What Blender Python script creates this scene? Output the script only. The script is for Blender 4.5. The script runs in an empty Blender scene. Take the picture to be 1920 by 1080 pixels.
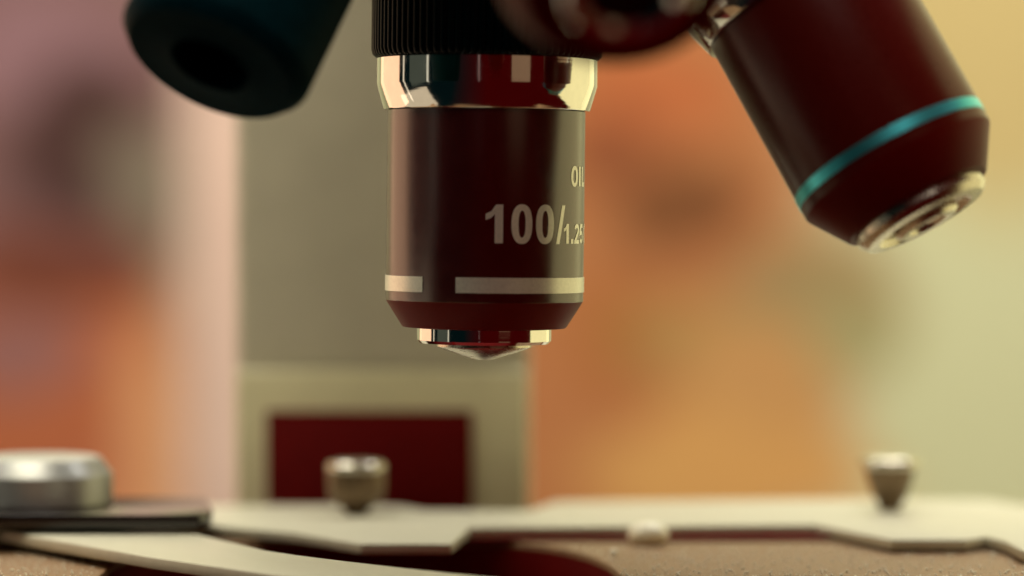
# Close-up of a microscope: objectives over a mechanical stage.  1 unit = 1 cm.
# Camera at the origin of y = -40, level z = 0; the centre objective stands at y = 0.
import bpy, bmesh, math, random
from mathutils import Vector, Matrix
R = math.radians
random.seed(4)
sc = bpy.context.scene
C = sc.collection
sc.unit_settings.system = 'METRIC'
sc.unit_settings.scale_length = 0.01

# ------------------------------------------------------------------ camera
cam = bpy.data.cameras.new('camera'); camo = bpy.data.objects.new('camera', cam); C.objects.link(camo)
camo.location = (0, -40, 0)
camo.rotation_euler = (R(90 - 1.294), 0, 0)
cam.sensor_width = 36.0
cam.lens = 36.0 * 6200 / 1920
cam.clip_start = 0.5; cam.clip_end = 2000
cam.dof.use_dof = True
cam.dof.focus_distance = 39.5
cam.dof.aperture_fstop = cam.lens * 1e-3 / (2 * 0.66)
sc.camera = camo
sc.view_settings.view_transform = 'Standard'
sc.view_settings.look = 'None'
sc.view_settings.exposure = 0.0
sc.view_settings.gamma = 1.0
sc.view_settings.use_curve_mapping = False
sc.cycles.use_denoising = True
sc.cycles.max_bounces = 8
sc.cycles.sample_clamp_indirect = 4.0

# ------------------------------------------------------------------ world: very dim ambient tint, added to colour the darks
W = bpy.data.worlds.new('World'); sc.world = W; W.use_nodes = True
wn = W.node_tree.nodes; wl = W.node_tree.links
bg = wn['Background']
# made-up ambient: dim teal from the left, dim red from the right
wt = wn.new('ShaderNodeTexCoord'); wx = wn.new('ShaderNodeSeparateXYZ'); wr = wn.new('ShaderNodeValToRGB')
wm = wn.new('ShaderNodeMapRange'); wm.inputs[1].default_value = -1; wm.inputs[2].default_value = 1
wl.new(wt.outputs['Generated'], wx.inputs[0]); wl.new(wx.outputs['X'], wm.inputs[0]); wl.new(wm.outputs[0], wr.inputs['Fac'])
wr.color_ramp.elements[0].position = 0.22; wr.color_ramp.elements[0].color = (0.02, 0.09, 0.095, 1)
wr.color_ramp.elements[1].position = 0.50; wr.color_ramp.elements[1].color = (0.66, 0.01, 0.012, 1)
wl.new(wr.outputs['Color'], bg.inputs['Color'])
bg.inputs['Strength'].default_value = 0.06

# ------------------------------------------------------------------ lamps
def area(name, loc, target, sx, sy, L, col, spread=180):
    l = bpy.data.lights.new(name, 'AREA'); l.shape = 'RECTANGLE'; l.size = sx; l.size_y = sy
    l.energy = L * math.pi * sx * sy
    l.color = col
    l.spread = R(spread)
    o = bpy.data.objects.new(name, l); C.objects.link(o)
    o.location = loc
    d = Vector(target) - Vector(loc)
    o.rotation_euler = d.to_track_quat('-Z', 'Y').to_euler()
    return o
# az measured from the camera side, + to the right
def ring_pos(az, r, z): return (r * math.sin(R(az)), -r * math.cos(R(az)), z)
area('lamp_right', ring_pos(117, 30, 2), (0, 0, 2), 36, 34, 0.98, (1.0, 0.90, 0.42))
area('lamp_left', ring_pos(-121, 30, 2), (0, 0, 2), 22, 34, 1.35, (1.0, 0.60, 0.36))
area('lamp_left_slit', ring_pos(-94, 30, 2), (0, 0, 2), 1.0, 34, 0.9, (1.0, 0.85, 0.62))
area('lamp_left_dim', ring_pos(-75, 30, 3), (0, 0, 2), 11, 20, 0.06, (0.95, 1.0, 0.72))
area('lamp_left_edge', ring_pos(-62.5, 30, 3), (0, 0, 2), 1.2, 20, 0.7, (1.0, 0.92, 0.7))
area('lamp_left_low', ring_pos(-88, 26, -15), (0, 0, -5), 21, 13, 0.6, (1.0, 0.80, 0.54))
area('lamp_front_warm', ring_pos(35, 40, 6), (0, 0, 2), 14, 16, 0.16, (1.0, 0.72, 0.40))
area('lamp_front_slit', ring_pos(-8, 60, 8), (0, 0, 2), 0.5, 22, 0.6, (1.0, 0.8, 0.7))
area('fill_top', (2, -6, 48), (0, 4, -3), 26, 24, 5.4, (1.0, 0.90, 0.66))  # unseen fill, added to light plate tops and front faces
area('fill_front_high', (0, -36, 46), (0, 0, -1), 26, 26, 3.5, (1.0, 0.95, 0.80))  # added front fill, set too high for the chrome to mirror
area('fill_arm', (-11, 1, 15), (-1, 10, -2), 9, 9, 6.5, (1.0, 0.92, 0.68))  # unseen fill added behind the objectives to wash the arm
area('fill_wall', (0, 60, 110), (0, 160, 0), 130, 130, 8.1, (1.0, 0.98, 0.92))  # unseen lamp added to light the wall evenly

# ------------------------------------------------------------------ helpers
def s2l(c): return tuple((v / 255 / 12.92) if v / 255 <= 0.04045 else ((v / 255 + 0.055) / 1.055) ** 2.4 for v in c)
def mat(name, col, rough=0.5, metal=0.0, spec=0.5, noise=None, bump=None, rvar=0.0, coat=0.0, ior=1.5):
    """noise=(scale, amount): tone mottling; bump=(scale, height): micro texture."""
    m = bpy.data.materials.new(name); m.use_nodes = True
    nt = m.node_tree; b = nt.nodes['Principled BSDF']
    b.inputs['Base Color'].default_value = (*col, 1)
    b.inputs['Roughness'].default_value = rough
    b.inputs['Metallic'].default_value = metal
    b.inputs['Specular IOR Level'].default_value = spec
    b.inputs['IOR'].default_value = ior
    if coat: b.inputs['Coat Weight'].default_value = coat
    tc = nt.nodes.new('ShaderNodeTexCoord')
    if noise:
        n = nt.nodes.new('ShaderNodeTexNoise'); n.inputs['Scale'].default_value = noise[0]; n.inputs['Detail'].default_value = 6
        nt.links.new(tc.outputs['Object'], n.inputs['Vector'])
        r = nt.nodes.new('ShaderNodeMapRange'); r.inputs[1].default_value = 0.3; r.inputs[2].default_value = 0.7
        r.inputs[3].default_value = 1 - noise[1]; r.inputs[4].default_value = 1 + noise[1]
        nt.links.new(n.outputs['Fac'], r.inputs[0])
        mx = nt.nodes.new('ShaderNodeVectorMath'); mx.operation = 'SCALE'; mx.inputs[0].default_value = col
        nt.links.new(r.outputs[0], mx.inputs['Scale']); nt.links.new(mx.outputs[0], b.inputs['Base Color'])
        if rvar:
            q = nt.nodes.new('ShaderNodeMapRange'); q.inputs[1].default_value = 0.3; q.inputs[2].default_value = 0.7
            q.inputs[3].default_value = max(0.02, rough - rvar); q.inputs[4].default_value = rough + rvar
            nt.links.new(n.outputs['Fac'], q.inputs[0]); nt.links.new(q.outputs[0], b.inputs['Roughness'])
    if bump:
        n2 = nt.nodes.new('ShaderNodeTexNoise'); n2.inputs['Scale'].default_value = bump[0]; n2.inputs['Detail'].default_value = 3
        nt.links.new(tc.outputs['Object'], n2.inputs['Vector'])
        bp = nt.nodes.new('ShaderNodeBump'); bp.inputs['Strength'].default_value = 1.0; bp.inputs['Distance'].default_value = bump[1]
        nt.links.new(n2.outputs['Fac'], bp.inputs['Height']); nt.links.new(bp.outputs[0], b.inputs['Normal'])
    return m

M = {}
M['maroon'] = mat('maroon_satin_paint', (0.062, 0.001, 0.001), 0.23, 0, 0.5, (5, 0.10), (95, 0.0009), 0.03, 0, 2.05)
M['maroon_nose'] = mat('maroon_flat_paint', (0.15, 0.002, 0.001), 0.45, 0, 0.12, (20, 0.08))
M['maroon_dull'] = mat('maroon_dull_paint', (0.095, 0.003, 0.001), 0.30, 0, 0.40, (20, 0.08), None, 0.03, 0, 1.5)
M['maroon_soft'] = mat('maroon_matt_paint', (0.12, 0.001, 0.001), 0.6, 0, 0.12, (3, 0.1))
M['black'] = mat('black_satin_paint', (0.006, 0.006, 0.006), 0.38, 0, 0.4, (10, 0.2), (60, 0.001))
M['black_teal'] = mat('black_blued_paint', (0.001, 0.019, 0.027), 0.6, 0, 0.02, (8, 0.2))
M['rubber'] = mat('black_ribbed_grip', (0.001, 0.004, 0.005), 0.24, 0, 0.05, (20, 0.2))
M['chrome'] = mat('polished_chrome', (0.86, 0.84, 0.80), 0.075, 1, 0.5, (5, 0.04), None, 0.03)
M['silver'] = mat('engraved_silver', (0.93, 0.93, 0.80), 0.32, 0.4, 0.5, (25, 0.06))
M['cyan'] = mat('cyan_enamel', (0.10, 0.66, 0.78), 0.34, 0.92, 0.5)
M['cream'] = mat('cream_satin_plate', (0.56, 0.54, 0.41), 0.42, 0.0, 0.5, (6, 0.05), (45, 0.0015), 0.08)
M['cream_edge'] = M['cream']
M['knob'] = mat('grey_anodised_knob', (0.50, 0.51, 0.50), 0.36, 0.65, 0.5, (9, 0.06))
M['black_gloss'] = mat('black_gloss_plate', (0.01, 0.006, 0.006), 0.16, 0, 0.6, (9, 0.2))
M['stage'] = mat('brown_grained_stage', (0.25, 0.142, 0.062), 0.5, 0, 0.5, (26, 0.5), (48, 0.011), 0.15)
M['arm'] = mat('olive_grey_enamel', (0.53, 0.50, 0.40), 0.45, 0, 0.4, (1.2, 0.06))
M['arm_pale'] = mat('pale_olive_enamel', (0.72, 0.68, 0.45), 0.45, 0, 0.4, (1.2, 0.06))
M['bronze'] = mat('dark_knurled_metal', (0.17, 0.12, 0.075), 0.30, 0.9, 0.4, (12, 0.15))
M['steel'] = mat('turned_steel', (0.62, 0.58, 0.49), 0.26, 1, 0.5, (8, 0.08), None, 0.04)
M['pearl'] = mat('pale_enamel', (0.90, 0.86, 0.66), 0.25, 0, 0.5)
M['glass'] = mat('dark_coated_lens', (0.01, 0.012, 0.012), 0.03, 0, 0.9)
M['dust'] = mat('pale_dust', (0.85, 0.80, 0.62), 0.4, 0, 0.6)
M['post'] = mat('pale_post_paint', s2l((222, 188, 164)), 0.7, 0, 0.2, (0.4, 0.04))

def lathe_lines(m, height, scale=34):
    nt = m.node_tree; b = nt.nodes['Principled BSDF']
    tc = nt.nodes.new('ShaderNodeTexCoord'); mp = nt.nodes.new('ShaderNodeMapping'); mp.inputs['Scale'].default_value = (0.25, 0.25, scale)
    n = nt.nodes.new('ShaderNodeTexNoise'); n.inputs['Scale'].default_value = 1.0; n.inputs['Detail'].default_value = 2
    bp = nt.nodes.new('ShaderNodeBump'); bp.inputs['Distance'].default_value = height
    nt.links.new(tc.outputs['Object'], mp.inputs['Vector']); nt.links.new(mp.outputs[0], n.inputs['Vector'])
    nt.links.new(n.outputs['Fac'], bp.inputs['Height']); nt.links.new(bp.outputs[0], b.inputs['Normal'])
lathe_lines(M['chrome'], 0.0010)
lathe_lines(M['steel'], 0.003)

def link(name, bm, m, parent=None, sharp=28, base=None):
    bmesh.ops.remove_doubles(bm, verts=bm.verts, dist=1e-5)
    bmesh.ops.recalc_face_normals(bm, faces=bm.faces)
    me = bpy.data.meshes.new(name); bm.to_mesh(me); bm.free()
    for p in me.polygons: p.use_smooth = True
    me.set_sharp_from_angle(angle=R(sharp))
    me.materials.append(m)
    o = bpy.data.objects.new(name, me); C.objects.link(o)
    if base is not None:                       # verts given in world space, origin moved to base
        me.transform(Matrix.Translation(-Vector(base)))
        o.location = base
    if parent is not None:
        o.parent = parent
        if base is not None: o.location = Vector(base) - parent_world(parent)
    return o
def parent_world(p):
    v = Vector((0, 0, 0))
    while p is not None:
        v = v + Vector(p.location); p = p.parent
    return v

def lathe(bm, prof, n=128, a0=0, a1=2 * math.pi, cap=True):
    """prof: list of (r, z) from one end to the other; revolved round z."""
    full = abs(a1 - a0 - 2 * math.pi) < 1e-6
    k = n if full else n + 1
    rings = []
    for r, z in prof:
        if r < 1e-6: rings.append([bm.verts.new((0, 0, z))]); continue
        rings.append([bm.verts.new((r * math.sin(a0 + (a1 - a0) * i / n), -r * math.cos(a0 + (a1 - a0) * i / n), z)) for i in range(k)])
    for A, B in zip(rings, rings[1:]):
        for i in range(n):
            j = (i + 1) % k
            if len(A) == 1 and len(B) == 1: continue
            if len(A) == 1: bm.faces.new((A[0], B[j], B[i]))
            elif len(B) == 1: bm.faces.new((A[i], A[j], B[0]))
            else: bm.faces.new((A[i], A[j], B[j], B[i]))
    return rings

def rib_lathe(bm, prof, ribs, depth, sub=8):
    n = ribs * sub; rings = []
    for r, z, k in prof:                       # k: how deep the ribs are cut at this ring
        if r < 1e-6: rings.append([bm.verts.new((0, 0, z))]); continue
        row = []
        for i in range(n):
            t = (i % sub) / sub
            w = abs(math.sin(math.pi * t)) ** 0.6
            rr = r - depth * k * (1 - w)
            a = 2 * math.pi * i / n
            row.append(bm.verts.new((rr * math.sin(a), -rr * math.cos(a), z)))
        rings.append(row)
    for A, B in zip(rings, rings[1:]):
        for i in range(n):
            j = (i + 1) % n
            if len(A) == 1: bm.faces.new((A[0], B[j], B[i]))
            elif len(B) == 1: bm.faces.new((A[i], A[j], B[0]))
            else: bm.faces.new((A[i], A[j], B[j], B[i]))

def prism(pts, z0, z1, bev=0.0, seg=2):
    """closed outline pts [(x, y)] extruded z0..z1 with softened edges."""
    bm = bmesh.new()
    lo = [bm.verts.new((x, y, z0)) for x, y in pts]; hi = [bm.verts.new((x, y, z1)) for x, y in pts]
    n = len(pts)
    bm.faces.new(hi); bm.faces.new(list(reversed(lo)))
    for i in range(n):
        j = (i + 1) % n; bm.faces.new((lo[i], lo[j], hi[j], hi[i]))
    bmesh.ops.recalc_face_normals(bm, faces=bm.faces)
    if bev:
        es = [e for e in bm.edges if len(e.link_faces) == 2 and e.calc_face_angle(0) > R(40)]
        bmesh.ops.bevel(bm, geom=es, offset=bev, segments=seg, affect='EDGES', profile=0.5)
    return bm
def box(x0, x1, y0, y1, z0, z1, bev=0.0, seg=3):
    return prism([(x0, y0), (x1, y0), (x1, y1), (x0, y1)], z0, z1, bev, seg)

def thing(name, loc, label, cat):
    o = bpy.data.objects.new(name, None); C.objects.link(o); o.location = loc
    o.empty_display_size = 1
    o['label'] = label; o['category'] = cat
    return o

# ------------------------------------------------------------------ the setting: wall and pale post behind
def wall_material():
    m = bpy.data.materials.new('mottled_wall_paint'); m.use_nodes = True
    nt = m.node_tree; N = nt.nodes; L = nt.links; b = N['Principled BSDF']
    b.inputs['Roughness'].default_value = 0.85; b.inputs['Specular IOR Level'].default_value = 0.1
    tc = N.new('ShaderNodeTexCoord')
    nz = N.new('ShaderNodeTexNoise'); nz.inputs['Scale'].default_value = 0.12; nz.inputs['Detail'].default_value = 3
    L.new(tc.outputs['Object'], nz.inputs['Vector'])
    sub = N.new('ShaderNodeVectorMath'); sub.operation = 'SUBTRACT'; sub.inputs[1].default_value = (0.5, 0.5, 0.5)
    L.new(nz.outputs['Color'], sub.inputs[0])
    scl = N.new('ShaderNodeVectorMath'); scl.operation = 'SCALE'; scl.inputs['Scale'].default_value = 7.0
    L.new(sub.outputs[0], scl.inputs[0])
    add = N.new('ShaderNodeVectorMath'); add.operation = 'ADD'
    L.new(tc.outputs['Object'], add.inputs[0]); L.new(scl.outputs[0], add.inputs[1])
    prev = None
    base = s2l((212, 210, 160))
    # patches of old paint: centre (x, z) and radii in cm, colour
    P = [((-32.91, 6.45), (16.78, 18.07), (134, 98, 92)),
         ((-27.1, -11.61), (10.65, 9.68), (186, 106, 68)),
         ((7.1, -5.16), (13.55, 29.03), (188, 122, 74)),
         ((29.03, 10.97), (9.03, 10.65), (206, 182, 120)),
         ((-29.03, 9.03), (6.45, 3.55), (150, 112, 112)),
         ((-25.81, 3.87), (4.84, 4.19), (84, 58, 52)),
         ((-21.61, 0.97), (2.9, 3.55), (136, 122, 100)),
         ((-27.42, -2.9), (6.13, 2.58), (122, 68, 50)),
         ((-30.0, -7.74), (4.19, 2.58), (156, 106, 96)),
         ((-21.61, -14.84), (2.9, 8.39), (228, 164, 112)),
         ((8.06, 7.1), (6.13, 3.87), (192, 110, 64)),
         ((5.48, 3.23), (4.19, 1.94), (150, 86, 52)),
         ((10.65, 0.32), (4.84, 2.26), (130, 82, 48)),
         ((18.39, -5.16), (5.48, 3.55), (166, 140, 92)),
         ((6.13, -7.1), (3.23, 4.52), (176, 110, 58)),
         ((10.97, -8.39), (4.84, 3.55), (178, 136, 78)),
         ((14.84, -10.97), (5.16, 4.52), (204, 152, 92)),
         ((13.55, -16.13), (9.68, 3.55), (220, 164, 94)),
         ((20.97, -7.74), (2.9, 2.9), (170, 160, 108))]
    for (cx, cz), (rx, rz), col in P:
        s1 = N.new('ShaderNodeVectorMath'); s1.operation = 'SUBTRACT'; s1.inputs[1].default_value = (cx, 0, cz)
        L.new(add.outputs[0], s1.inputs[0])
        d1 = N.new('ShaderNodeVectorMath'); d1.operation = 'MULTIPLY'; d1.inputs[1].default_value = (1 / rx, 0, 1 / rz)
        L.new(s1.outputs[0], d1.inputs[0])
        ln = N.new('ShaderNodeVectorMath'); ln.operation = 'LENGTH'; L.new(d1.outputs[0], ln.inputs[0])
        mr = N.new('ShaderNodeMapRange'); mr.interpolation_type = 'SMOOTHSTEP'
        mr.inputs[1].default_value = 0.65; mr.inputs[2].default_value = 1.25; mr.inputs[3].default_value = 1; mr.inputs[4].default_value = 0
        L.new(ln.outputs['Value'], mr.inputs[0])
        mx = N.new('ShaderNodeMix'); mx.data_type = 'RGBA'
        L.new(mr.outputs[0], mx.inputs['Factor'])
        if prev is None: mx.inputs['A'].default_value = (*base, 1)
        else: L.new(prev, mx.inputs['A'])
        mx.inputs['B'].default_value = (*s2l(col), 1)
        prev = mx.outputs['Result']
    n3 = N.new('ShaderNodeTexNoise'); n3.inputs['Scale'].default_value = 3.0; n3.inputs['Detail'].default_value = 5
    L.new(tc.outputs['Object'], n3.inputs['Vector'])
    bp = N.new('ShaderNodeBump'); bp.inputs['Distance'].default_value = 0.15
    L.new(n3.outputs['Fac'], bp.inputs['Height']); L.new(bp.outputs[0], b.inputs['Normal'])
    L.new(prev, b.inputs['Base Color'])
    return m
w = link('wall', box(-160, 160, 160, 164, -70, 130), wall_material()); w['kind'] = 'structure'
p = link('pillar', box(-14.9, -8.0, 108, 114, -70, 130, 0.6), M['post'], sharp=40); p['kind'] = 'structure'

# ------------------------------------------------------------------ the microscope
BASE = (-0.3, 6, -7.5)
scope = thing('microscope', BASE, 'compound microscope with maroon objectives over a cream slide holder on a brown stage', 'microscope')

# ---- arm behind the stage
arm = link('arm', box(-4.19, 0.26, 10, 14, -7.5, 12.5, 0.18, 4), M['arm'], scope, base=(-2, 12, -7.5))
fr = bmesh.new()
def add_box(bm, *a, **k):
    t = box(*a, **k); me = bpy.data.meshes.new('t'); t.to_mesh(me); t.free(); bm.from_mesh(me); bpy.data.meshes.remove(me)
fr = box(-4.17, 0.24, 9.75, 9.99, -7.4, -2.36, 0.08, 3)
lower = link('lower_housing', fr, M['arm_pale'], arm, base=(-2, 9.9, -5))
link('recess_panel', box(-3.70, -0.60, 9.66, 9.745, -7.0, -2.97, 0.03, 2), M['maroon_soft'], arm, base=(-2, 9.7, -5))
link('head_limb', box(-4.0, 3.2, 1.0, 9.95, 9.6, 12.4, 0.4, 4), M['black'], arm, base=(0, 5, 11))

# ---- nosepiece dome the objectives screw into (above the frame)
nb = bmesh.new()
prof = [(0, 0)] + [(5.0 * math.sin(R(a)), -5.0 * math.cos(R(a)) + 5.0) for a in range(4, 92, 6)] + [(4.6, 5.6), (0, 5.6)]
lathe(nb, prof, 96)
nose = link('nosepiece', nb, M['black'], scope)
nax = Vector((0.055, -0.40, -0.83)).normalized()
nose.rotation_euler = (-nax).to_track_quat('Z', 'Y').to_euler()
nose.location = Vector((0.1, -0.2, 8.6)) + nax * 5.0 - Vector(BASE)

# ---- glyphs for the engraved writing, built flat in (u, z) then wrapped round the barrel
def stroke(bm, path, w, closed=False):
    n = len(path); L_, R_ = [], []
    for i, (x, y) in enumerate(path):
        a = path[(i - 1) % n] if (closed or i > 0) else None
        c = path[(i + 1) % n] if (closed or i < n - 1) else None
        P = Vector((x, y))
        d0 = (P - Vector(a)).normalized() if a is not None else None
        d1 = (Vector(c) - P).normalized() if c is not None else None
        if d0 is None: d0 = d1
        if d1 is None: d1 = d0
        n0 = Vector((-d0.y, d0.x)); n1 = Vector((-d1.y, d1.x))
        m = (n0 + n1); m = m.normalized() if m.length > 1e-6 else n0
        k = w / 2 / max(0.45, m.dot(n0))
        L_.append(bm.verts.new((x + m.x * k, y + m.y * k, 0))); R_.append(bm.verts.new((x - m.x * k, y - m.y * k, 0)))
    for i in range(n if closed else n - 1):
        j = (i + 1) % n
        bm.faces.new((L_[i], L_[j], R_[j], R_[i]))
def glyph(bm, ch, u, z, w, h, sw):
    """glyph ch in the box (u, z)..(u+w, z+h), stroke weight sw."""
    if ch in '0O':
        pts_o, pts_i = [], []
        for i in range(56):
            a = 2 * math.pi * i / 56; c, s = math.cos(a), math.sin(a); e = 0.86
            cx, sx = math.copysign(abs(c) ** e, c), math.copysign(abs(s) ** e, s)
            pts_o.append(bm.verts.new((u + w / 2 + w / 2 * cx, z + h / 2 + (h / 2 + 0.006) * sx, 0)))
            pts_i.append(bm.verts.new((u + w / 2 + (w / 2 - sw) * cx, z + h / 2 + (h / 2 - sw * 0.78) * sx, 0)))
        for i in range(56):
            j = (i + 1) % 56; bm.faces.new((pts_o[i], pts_o[j], pts_i[j], pts_i[i]))
    elif ch == '1':
        P = [(u + w - sw, z), (u + w, z), (u + w, z + h), (u + w - sw * 0.85, z + h), (u + w * 0.33, z + h * 0.83), (u, z + h * 0.755), (u, z + h * 0.60), (u + w * 0.3, z + h * 0.65), (u + w - sw, z + h * 0.755)]
        bm.faces.new([bm.verts.new((x, y, 0)) for x, y in P])
    elif ch == '/':
        P = [(u, z - 0.004), (u + sw * 0.8, z - 0.004), (u + w, z + h), (u + w - sw * 0.8, z + h)]
        bm.faces.new([bm.verts.new((x, y, 0)) for x, y in P])
    elif ch == '.':
        bm.faces.new([bm.verts.new((x, y, 0)) for x, y in [(u, z), (u + w, z), (u + w, z + w * 0.95), (u, z + w * 0.95)]])
    elif ch == 'I':
        bm.faces.new([bm.verts.new((x, y, 0)) for x, y in [(u, z), (u + w, z), (u + w, z + h), (u, z + h)]])
    elif ch == 'L':
        bm.faces.new([bm.verts.new((x, y, 0)) for x, y in [(u, z), (u + w, z), (u + w, z + sw), (u + sw, z + sw), (u + sw, z + h), (u, z + h)]])
    elif ch == '2':
        i = sw / 2; pts = []
        cx, cz, rx, rz = u + w / 2, z + h * 0.70, w / 2 - i, h * 0.30 - i
        for a in range(170, -50, -15): pts.append((cx + rx * math.cos(R(a)), cz + rz * math.sin(R(a))))
        pts += [(u + i * 1.2, z + sw * 0.75)]
        stroke(bm, pts, sw)
        bm.faces.new([bm.verts.new((x, y, 0)) for x, y in [(u, z), (u + w, z), (u + w, z + sw * 0.95), (u, z + sw * 0.95)]])
    elif ch == '5':
        i = sw / 2; pts = [(u + w * 0.95, z + h - i), (u + w * 0.28, z + h - i), (u + w * 0.16, z + h * 0.52)]
        cx, cz, rx, rz = u + w / 2, z + h * 0.33, w / 2 - i, h * 0.33 - i
        for a in range(115, -165, -18): pts.append((cx + rx * math.cos(R(a)), cz + rz * math.sin(R(a))))
        stroke(bm, pts, sw)
def wrap(bm, Rr, step=0.03):
    us = [v.co.x for v in bm.verts]; u = min(us) + step
    while u < max(us):
        bmesh.ops.bisect_plane(bm, geom=bm.verts[:] + bm.edges[:] + bm.faces[:], plane_co=(u, 0, 0), plane_no=(1, 0, 0)); u += step
    for v in bm.verts:
        a = v.co.x / 1.195
        v.co = Vector((Rr * math.sin(a), -Rr * math.cos(a), v.co.y))

# ---- one objective.  Local z runs up to the nosepiece; z = 0 level with the camera for the centre one.
GRIP = [(0, 2.9, 0), (1.28, 2.9, 0), (1.395, 2.85, 1), (1.40, 2.80, 1), (1.40, 1.96, 1), (1.385, 1.90, 1), (1.35, 1.868, 0.6), (1.30, 1.86, 0), (0, 1.86, 0)]
def arc(cx, cz, r, a0, a1, n=6): return [(cx + r * math.cos(R(a0 + (a1 - a0) * i / n)), cz + r * math.sin(R(a0 + (a1 - a0) * i / n))) for i in range(n + 1)]
BARREL = [(0, 1.235), (1.19, 1.235), (1.195, 1.23)] + [(1.195, -1.045), (1.19, -1.056), (0, -1.056)]
NOSE = [(0, -1.0561), (1.19, -1.0561), (1.182, -1.074), (0.997, -1.365), (0.984, -1.378), (0.96, -1.382), (0, -1.382)]
NOSE2 = [(0, -1.0561), (1.19, -1.0561), (1.18, -1.08), (0.90, -1.52), (0.885, -1.535), (0.86, -1.54), (0, -1.54)]
RING = [(0, 1.859), (1.325, 1.859), (1.335, 1.852), (1.335, 1.545), (1.334, 1.535), (1.252, 1.252), (1.244, 1.242), (1.20, 1.240), (0, 1.240)]

def objective(loc, axis, spin, paint, grip_mat, barrel=BARREL, nose=NOSE):
    bm = bmesh.new(); lathe(bm, barrel, 160)
    o = link('objective_lens', bm, paint, scope)
    if axis is None: o.rotation_euler = (0, spin, 0)
    else:
        q = (-Vector(axis)).normalized().to_track_quat('Z', 'Y')
        o.rotation_mode = 'QUATERNION'
        # keep local -y turned to the camera as well as the tilt allows
        z = (-Vector(axis)).normalized(); y = Vector((0, 1, 0)); y = (y - z * y.dot(z)).normalized(); x = y.cross(z)
        o.rotation_quaternion = Matrix((x, y, z)).transposed().to_quaternion()
    o.location = Vector(loc) - Vector(BASE)
    bm = bmesh.new(); rib_lathe(bm, GRIP, 92, 0.032); link('ribbed_collar', bm, grip_mat, o, sharp=60)
    if nose:
        bm = bmesh.new(); lathe(bm, nose, 160); link('nose_cone', bm, M['maroon_nose'], o)
    bm = bmesh.new(); lathe(bm, RING, 160); link('chrome_ring', bm, M['chrome'], o)
    return o

# centre objective, with its marks
o = objective((-0.322, 0, 0), None, R(0.66), M['maroon'], M['rubber'])
o['label'] = 'upright objective marked 100/1.25 OIL, in sharp focus'
for a0, a1 in ((-112, -37.2), (-16.0, 150)):
    bm = bmesh.new(); lathe(bm, [(1.19, -0.755), (1.203, -0.757), (1.203, -0.940), (1.19, -0.942)], 90, R(a0), R(a1))
    link('silver_stripe', bm, M['silver'], o)
bm = bmesh.new()
D = 1.195 * math.pi / 180
zb, hb = -0.350, 0.455
glyph(bm, '1', 0.6 * D, zb, 9.9 * D, hb, 0.098)
glyph(bm, '0', 15.3 * D, zb, 12.7 * D, hb, 0.088)
glyph(bm, '0', 30.4 * D, zb, 12.7 * D, hb, 0.088)
glyph(bm, '/', 45.0 * D, zb, 7.7 * D, hb, 0.075)
hs = 0.235
glyph(bm, '1', 51.6 * D, zb, 5.0 * D, hs, 0.052)
glyph(bm, '.', 59.0 * D, zb, 2.8 * D, hs, 0.05)
glyph(bm, '2', 63.1 * D, zb, 6.9 * D, hs, 0.046)
glyph(bm, '5', 71.0 * D, zb, 6.9 * D, hs, 0.046)
glyph(bm, '0', 80.5 * D, zb, 6.9 * D, hs, 0.046)
wrap(bm, 1.199)
link('lettering', bm, M['silver'], o, sharp=180)
bm = bmesh.new()
zo = 0.335
glyph(bm, 'O', 58.6 * D, zo, 8.3 * D, hs, 0.05)
glyph(bm, 'I', 68.8 * D, zo, 2.8 * D, hs, 0.05)
glyph(bm, 'L', 74.0 * D, zo, 6.6 * D, hs, 0.05)
wrap(bm, 1.199)
link('lettering', bm, M['silver'], o, sharp=180)
bm = bmesh.new(); lathe(bm, [(0, -1.383), (0.806, -1.383), (0.814, -1.392), (0.814, -1.535), (0.775, -1.572), (0.60, -1.580), (0, -1.580)], 128)
link('tip_ring', bm, M['chrome'], o)
bm = bmesh.new(); lathe(bm, [(0, -1.581), (0.575, -1.581), (0.575, -1.612), (0.548, -1.630), (0.12, -1.768), (0.10, -1.772), (0, -1.772)], 96)
link('front_lens', bm, M['steel'], o)

# right objective with a cyan band
aR = Vector((0.455, -0.237, -0.86)).normalized()
rb = objective(Vector((4.34, -1.95, 0.663)) - aR * 0.85, aR, 0, M['maroon_dull'], M['rubber'], BARREL, NOSE2)
rb['label'] = 'tilted objective with a cyan band'
bm = bmesh.new(); lathe(bm, [(1.19, -0.79), (1.203, -0.793), (1.203, -0.927), (1.19, -0.93)], 128); link('cyan_band', bm, M['cyan'], rb)
bm = bmesh.new(); lathe(bm, [(0, -1.541), (0.80, -1.541), (0.81, -1.55), (0.81, -1.64), (0.74, -1.72), (0.60, -1.73), (0.54, -1.66), (0.42, -1.64), (0, -1.64)], 96); link('tip_ring', bm, M['steel'], rb)
bm = bmesh.new(); lathe(bm, [(0, -1.641), (0.40, -1.641), (0.40, -1.74), (0.34, -1.79), (0.24, -1.78), (0.2, -1.74), (0, -1.70)], 96); link('front_lens', bm, M['steel'], rb)

# left objective: black, its face with a dark hole turned to the camera
aL = Vector((-0.345, -0.48, -0.81)).normalized()
B3 = [(0, 1.235), (1.09, 1.235), (1.10, 1.23), (1.10, -1.06), (1.09, -1.10)] + [(0.975, -1.24), (0.955, -1.255), (0.48, -1.255), (0.465, -1.262), (0.455, -1.25), (0.45, -0.6), (0, -0.6)]
lb = objective(Vector((-3.285, -4.0, 1.61)) - aL * 1.255, aL, 0, M['black_teal'], M['rubber'], B3, None)
lb['label'] = 'black objective with a dark hole in its face'
bm = bmesh.new(); lathe(bm, [(0, -0.60), (0.44, -0.60), (0.44, -0.64), (0.3, -0.66), (0, -0.72)], 64); link('front_lens', bm, M['glass'], lb)

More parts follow.
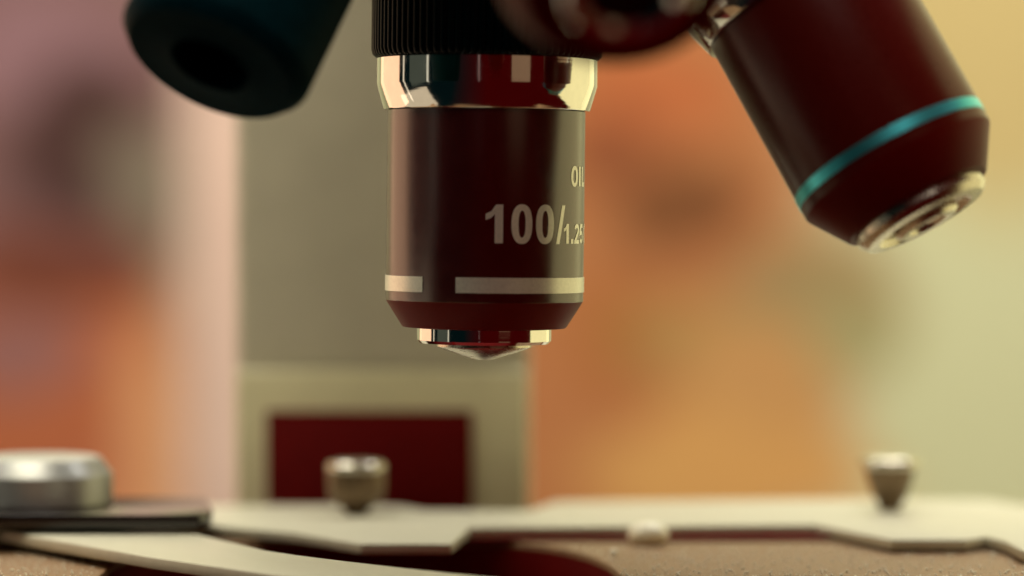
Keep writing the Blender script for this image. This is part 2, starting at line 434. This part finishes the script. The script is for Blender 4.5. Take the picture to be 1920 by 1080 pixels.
# fourth objective, turned towards the camera above the frame
aF = Vector((0.11, -0.717, -0.67)).normalized()
fb = objective(Vector((1.08, -9.0, 2.14)) - aF * 1.382, aF, 0, M['maroon_dull'], M['rubber'])
fb['label'] = 'nearest objective, pointing at the viewer, mostly above the frame'
bm = bmesh.new(); lathe(bm, [(0.40, -1.383), (0.62, -1.383), (0.63, -1.39), (0.63, -1.50), (0.60, -1.53), (0.46, -1.53), (0.41, -1.47), (0.40, -1.42)], 96); link('tip_ring', bm, M['chrome'], fb)
bm = bmesh.new(); lathe(bm, [(0, -1.383), (0.39, -1.383), (0.38, -1.40), (0.25, -1.45), (0, -1.47)], 64); link('front_lens', bm, M['black'], fb)

# ---- stage with its long opening
ZS = -4.40
def opening(n=48):
    P = []
    for i in range(n):
        a = 2 * math.pi * i / n; c, s = math.cos(a), math.sin(a)
        if c >= 0: P.append((-0.32 + 1.65 * c, -0.55 + 4.88 * s))
        else:
            e = 0.5
            P.append((-0.32 - 4.7 * abs(c) ** e * 1.0, -0.55 + 4.88 * math.copysign(abs(s) ** e, s)))  # left half widened so the hole stands in for shade between plates
    return P
def stage_mesh():
    bm = bmesh.new(); hole = opening(); n = len(hole)
    X0, X1, Y0, Y1 = -7.6, 7.3, -3.2, 8.0
    cx, cy = -0.32, -0.55
    out = []
    for x, y in hole:                                   # ray from the centre to the rectangle
        dx, dy = x - cx, y - cy; t = 1e9
        if dx > 1e-9: t = min(t, (X1 - cx) / dx)
        if dx < -1e-9: t = min(t, (X0 - cx) / dx)
        if dy > 1e-9: t = min(t, (Y1 - cy) / dy)
        if dy < -1e-9: t = min(t, (Y0 - cy) / dy)
        out.append((cx + dx * t, cy + dy * t))
    def ring(P, z): return [bm.verts.new((x, y, z)) for x, y in P]
    def grow(P, k): return [(x + (x - cx) / math.hypot(x - cx, y - cy) * k, y + (y - cy) / math.hypot(x - cx, y - cy) * k) for x, y in P]
    rings = [ring(out, ZS - 0.7), ring(out, ZS), ring(grow(hole, 0.05), ZS), ring(grow(hole, 0.015), ZS - 0.012), ring(hole, ZS - 0.05), ring(hole, ZS - 0.7)]
    for A, B in zip(rings, rings[1:] + rings[:1]):
        for i in range(n): bm.faces.new((A[i], A[(i + 1) % n], B[(i + 1) % n], B[i]))
    return bm
st = link('stage', stage_mesh(), M['stage'], scope, base=(0, 0, ZS))
link('condenser', (lambda b: (lathe(b, [(0, -7.0), (2.2, -7.0), (2.3, -6.9), (2.3, -5.4), (1.9, -5.15), (0, -5.15)], 64), b)[1])(bmesh.new()), M['maroon_soft'], st).location = (-0.3, 0, 4.40)
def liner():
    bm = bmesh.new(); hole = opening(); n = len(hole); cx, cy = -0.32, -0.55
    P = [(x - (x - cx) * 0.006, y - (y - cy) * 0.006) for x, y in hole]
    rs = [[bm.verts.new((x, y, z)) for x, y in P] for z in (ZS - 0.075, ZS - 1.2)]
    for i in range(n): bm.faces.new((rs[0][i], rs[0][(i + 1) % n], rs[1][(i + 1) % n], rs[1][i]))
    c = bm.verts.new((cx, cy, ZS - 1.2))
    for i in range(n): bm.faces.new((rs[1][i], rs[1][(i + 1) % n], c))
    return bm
link('opening_liner', liner(), M['maroon_soft'], st, base=(0, 0, ZS - 0.6))  # added maroon sheet, holds the opening's shade in its colour
link('stage_bracket', box(-3.2, 0, 7.9, 10.05, -6.4, -4.9, 0.05), M['black'], st, base=(-1.6, 9, -5.5))

# ---- slide holder: the long cream plate with notched front edge
ZP = -4.22
def fx(px, d): return (px - 960) * d / 6200
def on(px, py, z): d = -z * 6200 / (py - 400); return (fx(px, d), d - 40)
front = [(-260, 985), (390, 985), (552, 1000), (675, 1021), (846, 1021), (880, 990), (1532, 985), (1672, 1013), (1812, 1013), (1850, 1007), (1885, 1015), (1920, 1034), (2080, 1040)]
back = [(2080, 950), (1925, 948), (1850, 937), (1600, 936), (1040, 941), (1000, 955), (975, 958), (800, 958), (755, 951), (700, 948), (-260, 948)]
bm = prism([on(a, b, ZP) for a, b in front + back], ZP - 0.128, ZP, 0.014, 2)
holder = link('slide_holder', bm, M['cream'], scope, base=(0, 5, ZP))

link('shade_strip', box(-0.9, 4.25, 4.22, 5.0, ZS + 0.001, ZP - 0.1295, 0.01), M['maroon_soft'], holder, base=(1.6, 4.6, ZS))  # maroon strip added to stand in for the shade under the holder

def screw(px, py, body):
    x, y = on(px, py, ZP)
    bm = bmesh.new()
    rib_lathe(bm, [(0, 0.60, 0), (body[0], 0.60, 0.2)] + [(r, z, 1) for r, z in zip(body, (0.56, 0.38, 0.22))] + [(body[3], 0.10, 0.5), (0.16, 0.05, 0), (0.155, 0, 0), (0, 0, 0)], 40, 0.012, 4)
    t = link('thumb_screw', bm, M['bronze'], scope, sharp=50)
    t.location = Vector((x, y, ZP + 0.001)) - Vector(BASE)
    bm = bmesh.new()
    lathe(bm, [(0, 0.755), (0.30, 0.755), (0.36, 0.745), (0.40, 0.72), (0.42, 0.68), (0.42, 0.65), (0.405, 0.615), (0.37, 0.601), (0, 0.601)], 72)
    link('screw_cap', bm, M['steel'], t, sharp=50)
    return t
s1 = screw(668, 965, (0.41, 0.408, 0.385, 0.24)); s2 = screw(1670, 957, (0.36, 0.305, 0.25, 0.19))
s1['label'] = 'straight sided screw in front of the dark recess'; s2['label'] = 'tapering screw at the right end of the holder'

# black plate with the round grey knob at the left end
ZB = -3.885
bm = prism([on(-200, 966, ZB), on(372, 966, ZB), on(392, 962, ZB), on(398, 955, ZB), on(385, 934, ZB), on(-200, 931, ZB)], ZB - 0.175, ZB, 0.02, 2)
bp = link('black_plate', bm, M['black_gloss'], holder, sharp=40); bp.location = Vector((0, 0, 0)) - Vector((0, 5, ZP))
bm = bmesh.new(); lathe(bm, [(0, -4.06), (0.9, -4.06), (0.9, -4.218), (0, -4.218)], 48)
link('spacer', bm, M['black'], bp).location = (-6.1, 4.3, 0)
bm = bmesh.new()
lathe(bm, [(0, 0.64), (0.77, 0.635), (0.83, 0.615), (0.975, 0.425), (0.99, 0.40), (0.99, 0.03), (0.975, 0.0), (0, 0)], 96)
kn = link('round_knob', bm, M['knob'], holder, sharp=24); kn.location = Vector((-6.34, 4.2, ZB + 0.001)) - Vector((0, 5, ZP))

# ---- the curved spring finger in front
ZF = -4.14
fb_ = [(-260, 978), (0, 988), (200, 990), (322, 992), (362, 1000), (410, 1012), (500, 1033), (560, 1042), (640, 1052), (760, 1066), (900, 1081), (1000, 1092)]
ff_ = [(940, 1125), (700, 1099), (500, 1076), (420, 1065), (280, 1045), (130, 1018), (0, 995), (-260, 985)]
bm = prism([on(a, b, ZF) for a, b in fb_ + ff_], ZF - 0.16, ZF, 0.035, 3)
link('holder_finger', bm, M['cream'], scope, base=(-3, 0, ZF))

# small cream screw head on the stage in front of the holder
bm = bmesh.new()
lathe(bm, [(0, 0.29), (0.08, 0.285), (0.16, 0.255), (0.22, 0.20), (0.25, 0.14), (0.24, 0.07), (0.20, 0.02), (0.17, 0), (0, 0)], 48)
x, y = on(1216, 1022, ZS)
sh = link('stage_screw', bm, M['pearl'], st, sharp=60); sh.location = (x, y, 0.001); sh.scale = (1.12, 1.12, 1.08)

# ---- dust and grit lying on the stage
def dust():
    bm = bmesh.new(); hole = opening()
    def inside(x, y):
        r = False; j = len(hole) - 1
        for i in range(len(hole)):
            xi, yi = hole[i]; xj, yj = hole[j]
            if (yi > y) != (yj > y) and x < (xj - xi) * (y - yi) / (yj - yi) + xi: r = not r
            j = i
        return r
    k = 0
    while k < 2800:
        x = random.uniform(-7, 7); y = random.uniform(-1.5, 3.4)
        if inside(x * 0.985, y) or inside(x, y): continue
        k += 1
        s = random.choice((0.005, 0.006, 0.008, 0.011, 0.016)) * random.uniform(0.7, 1.3)
        bmesh.ops.create_icosphere(bm, subdivisions=1, radius=s, matrix=Matrix.Translation((x, y, ZS + s * 0.6)))
    x, y = on(1151, 1043, ZS)
    bmesh.ops.create_icosphere(bm, subdivisions=2, radius=0.05, matrix=Matrix.Translation((x, y, ZS + 0.04)))
    return bm
me = dust()
du = link('dust', me, M['dust'], None, sharp=60, base=(0, 0, ZS)); du['kind'] = 'stuff'
du['label'] = 'pale grains of dust on the brown stage'; du['category'] = 'dust'
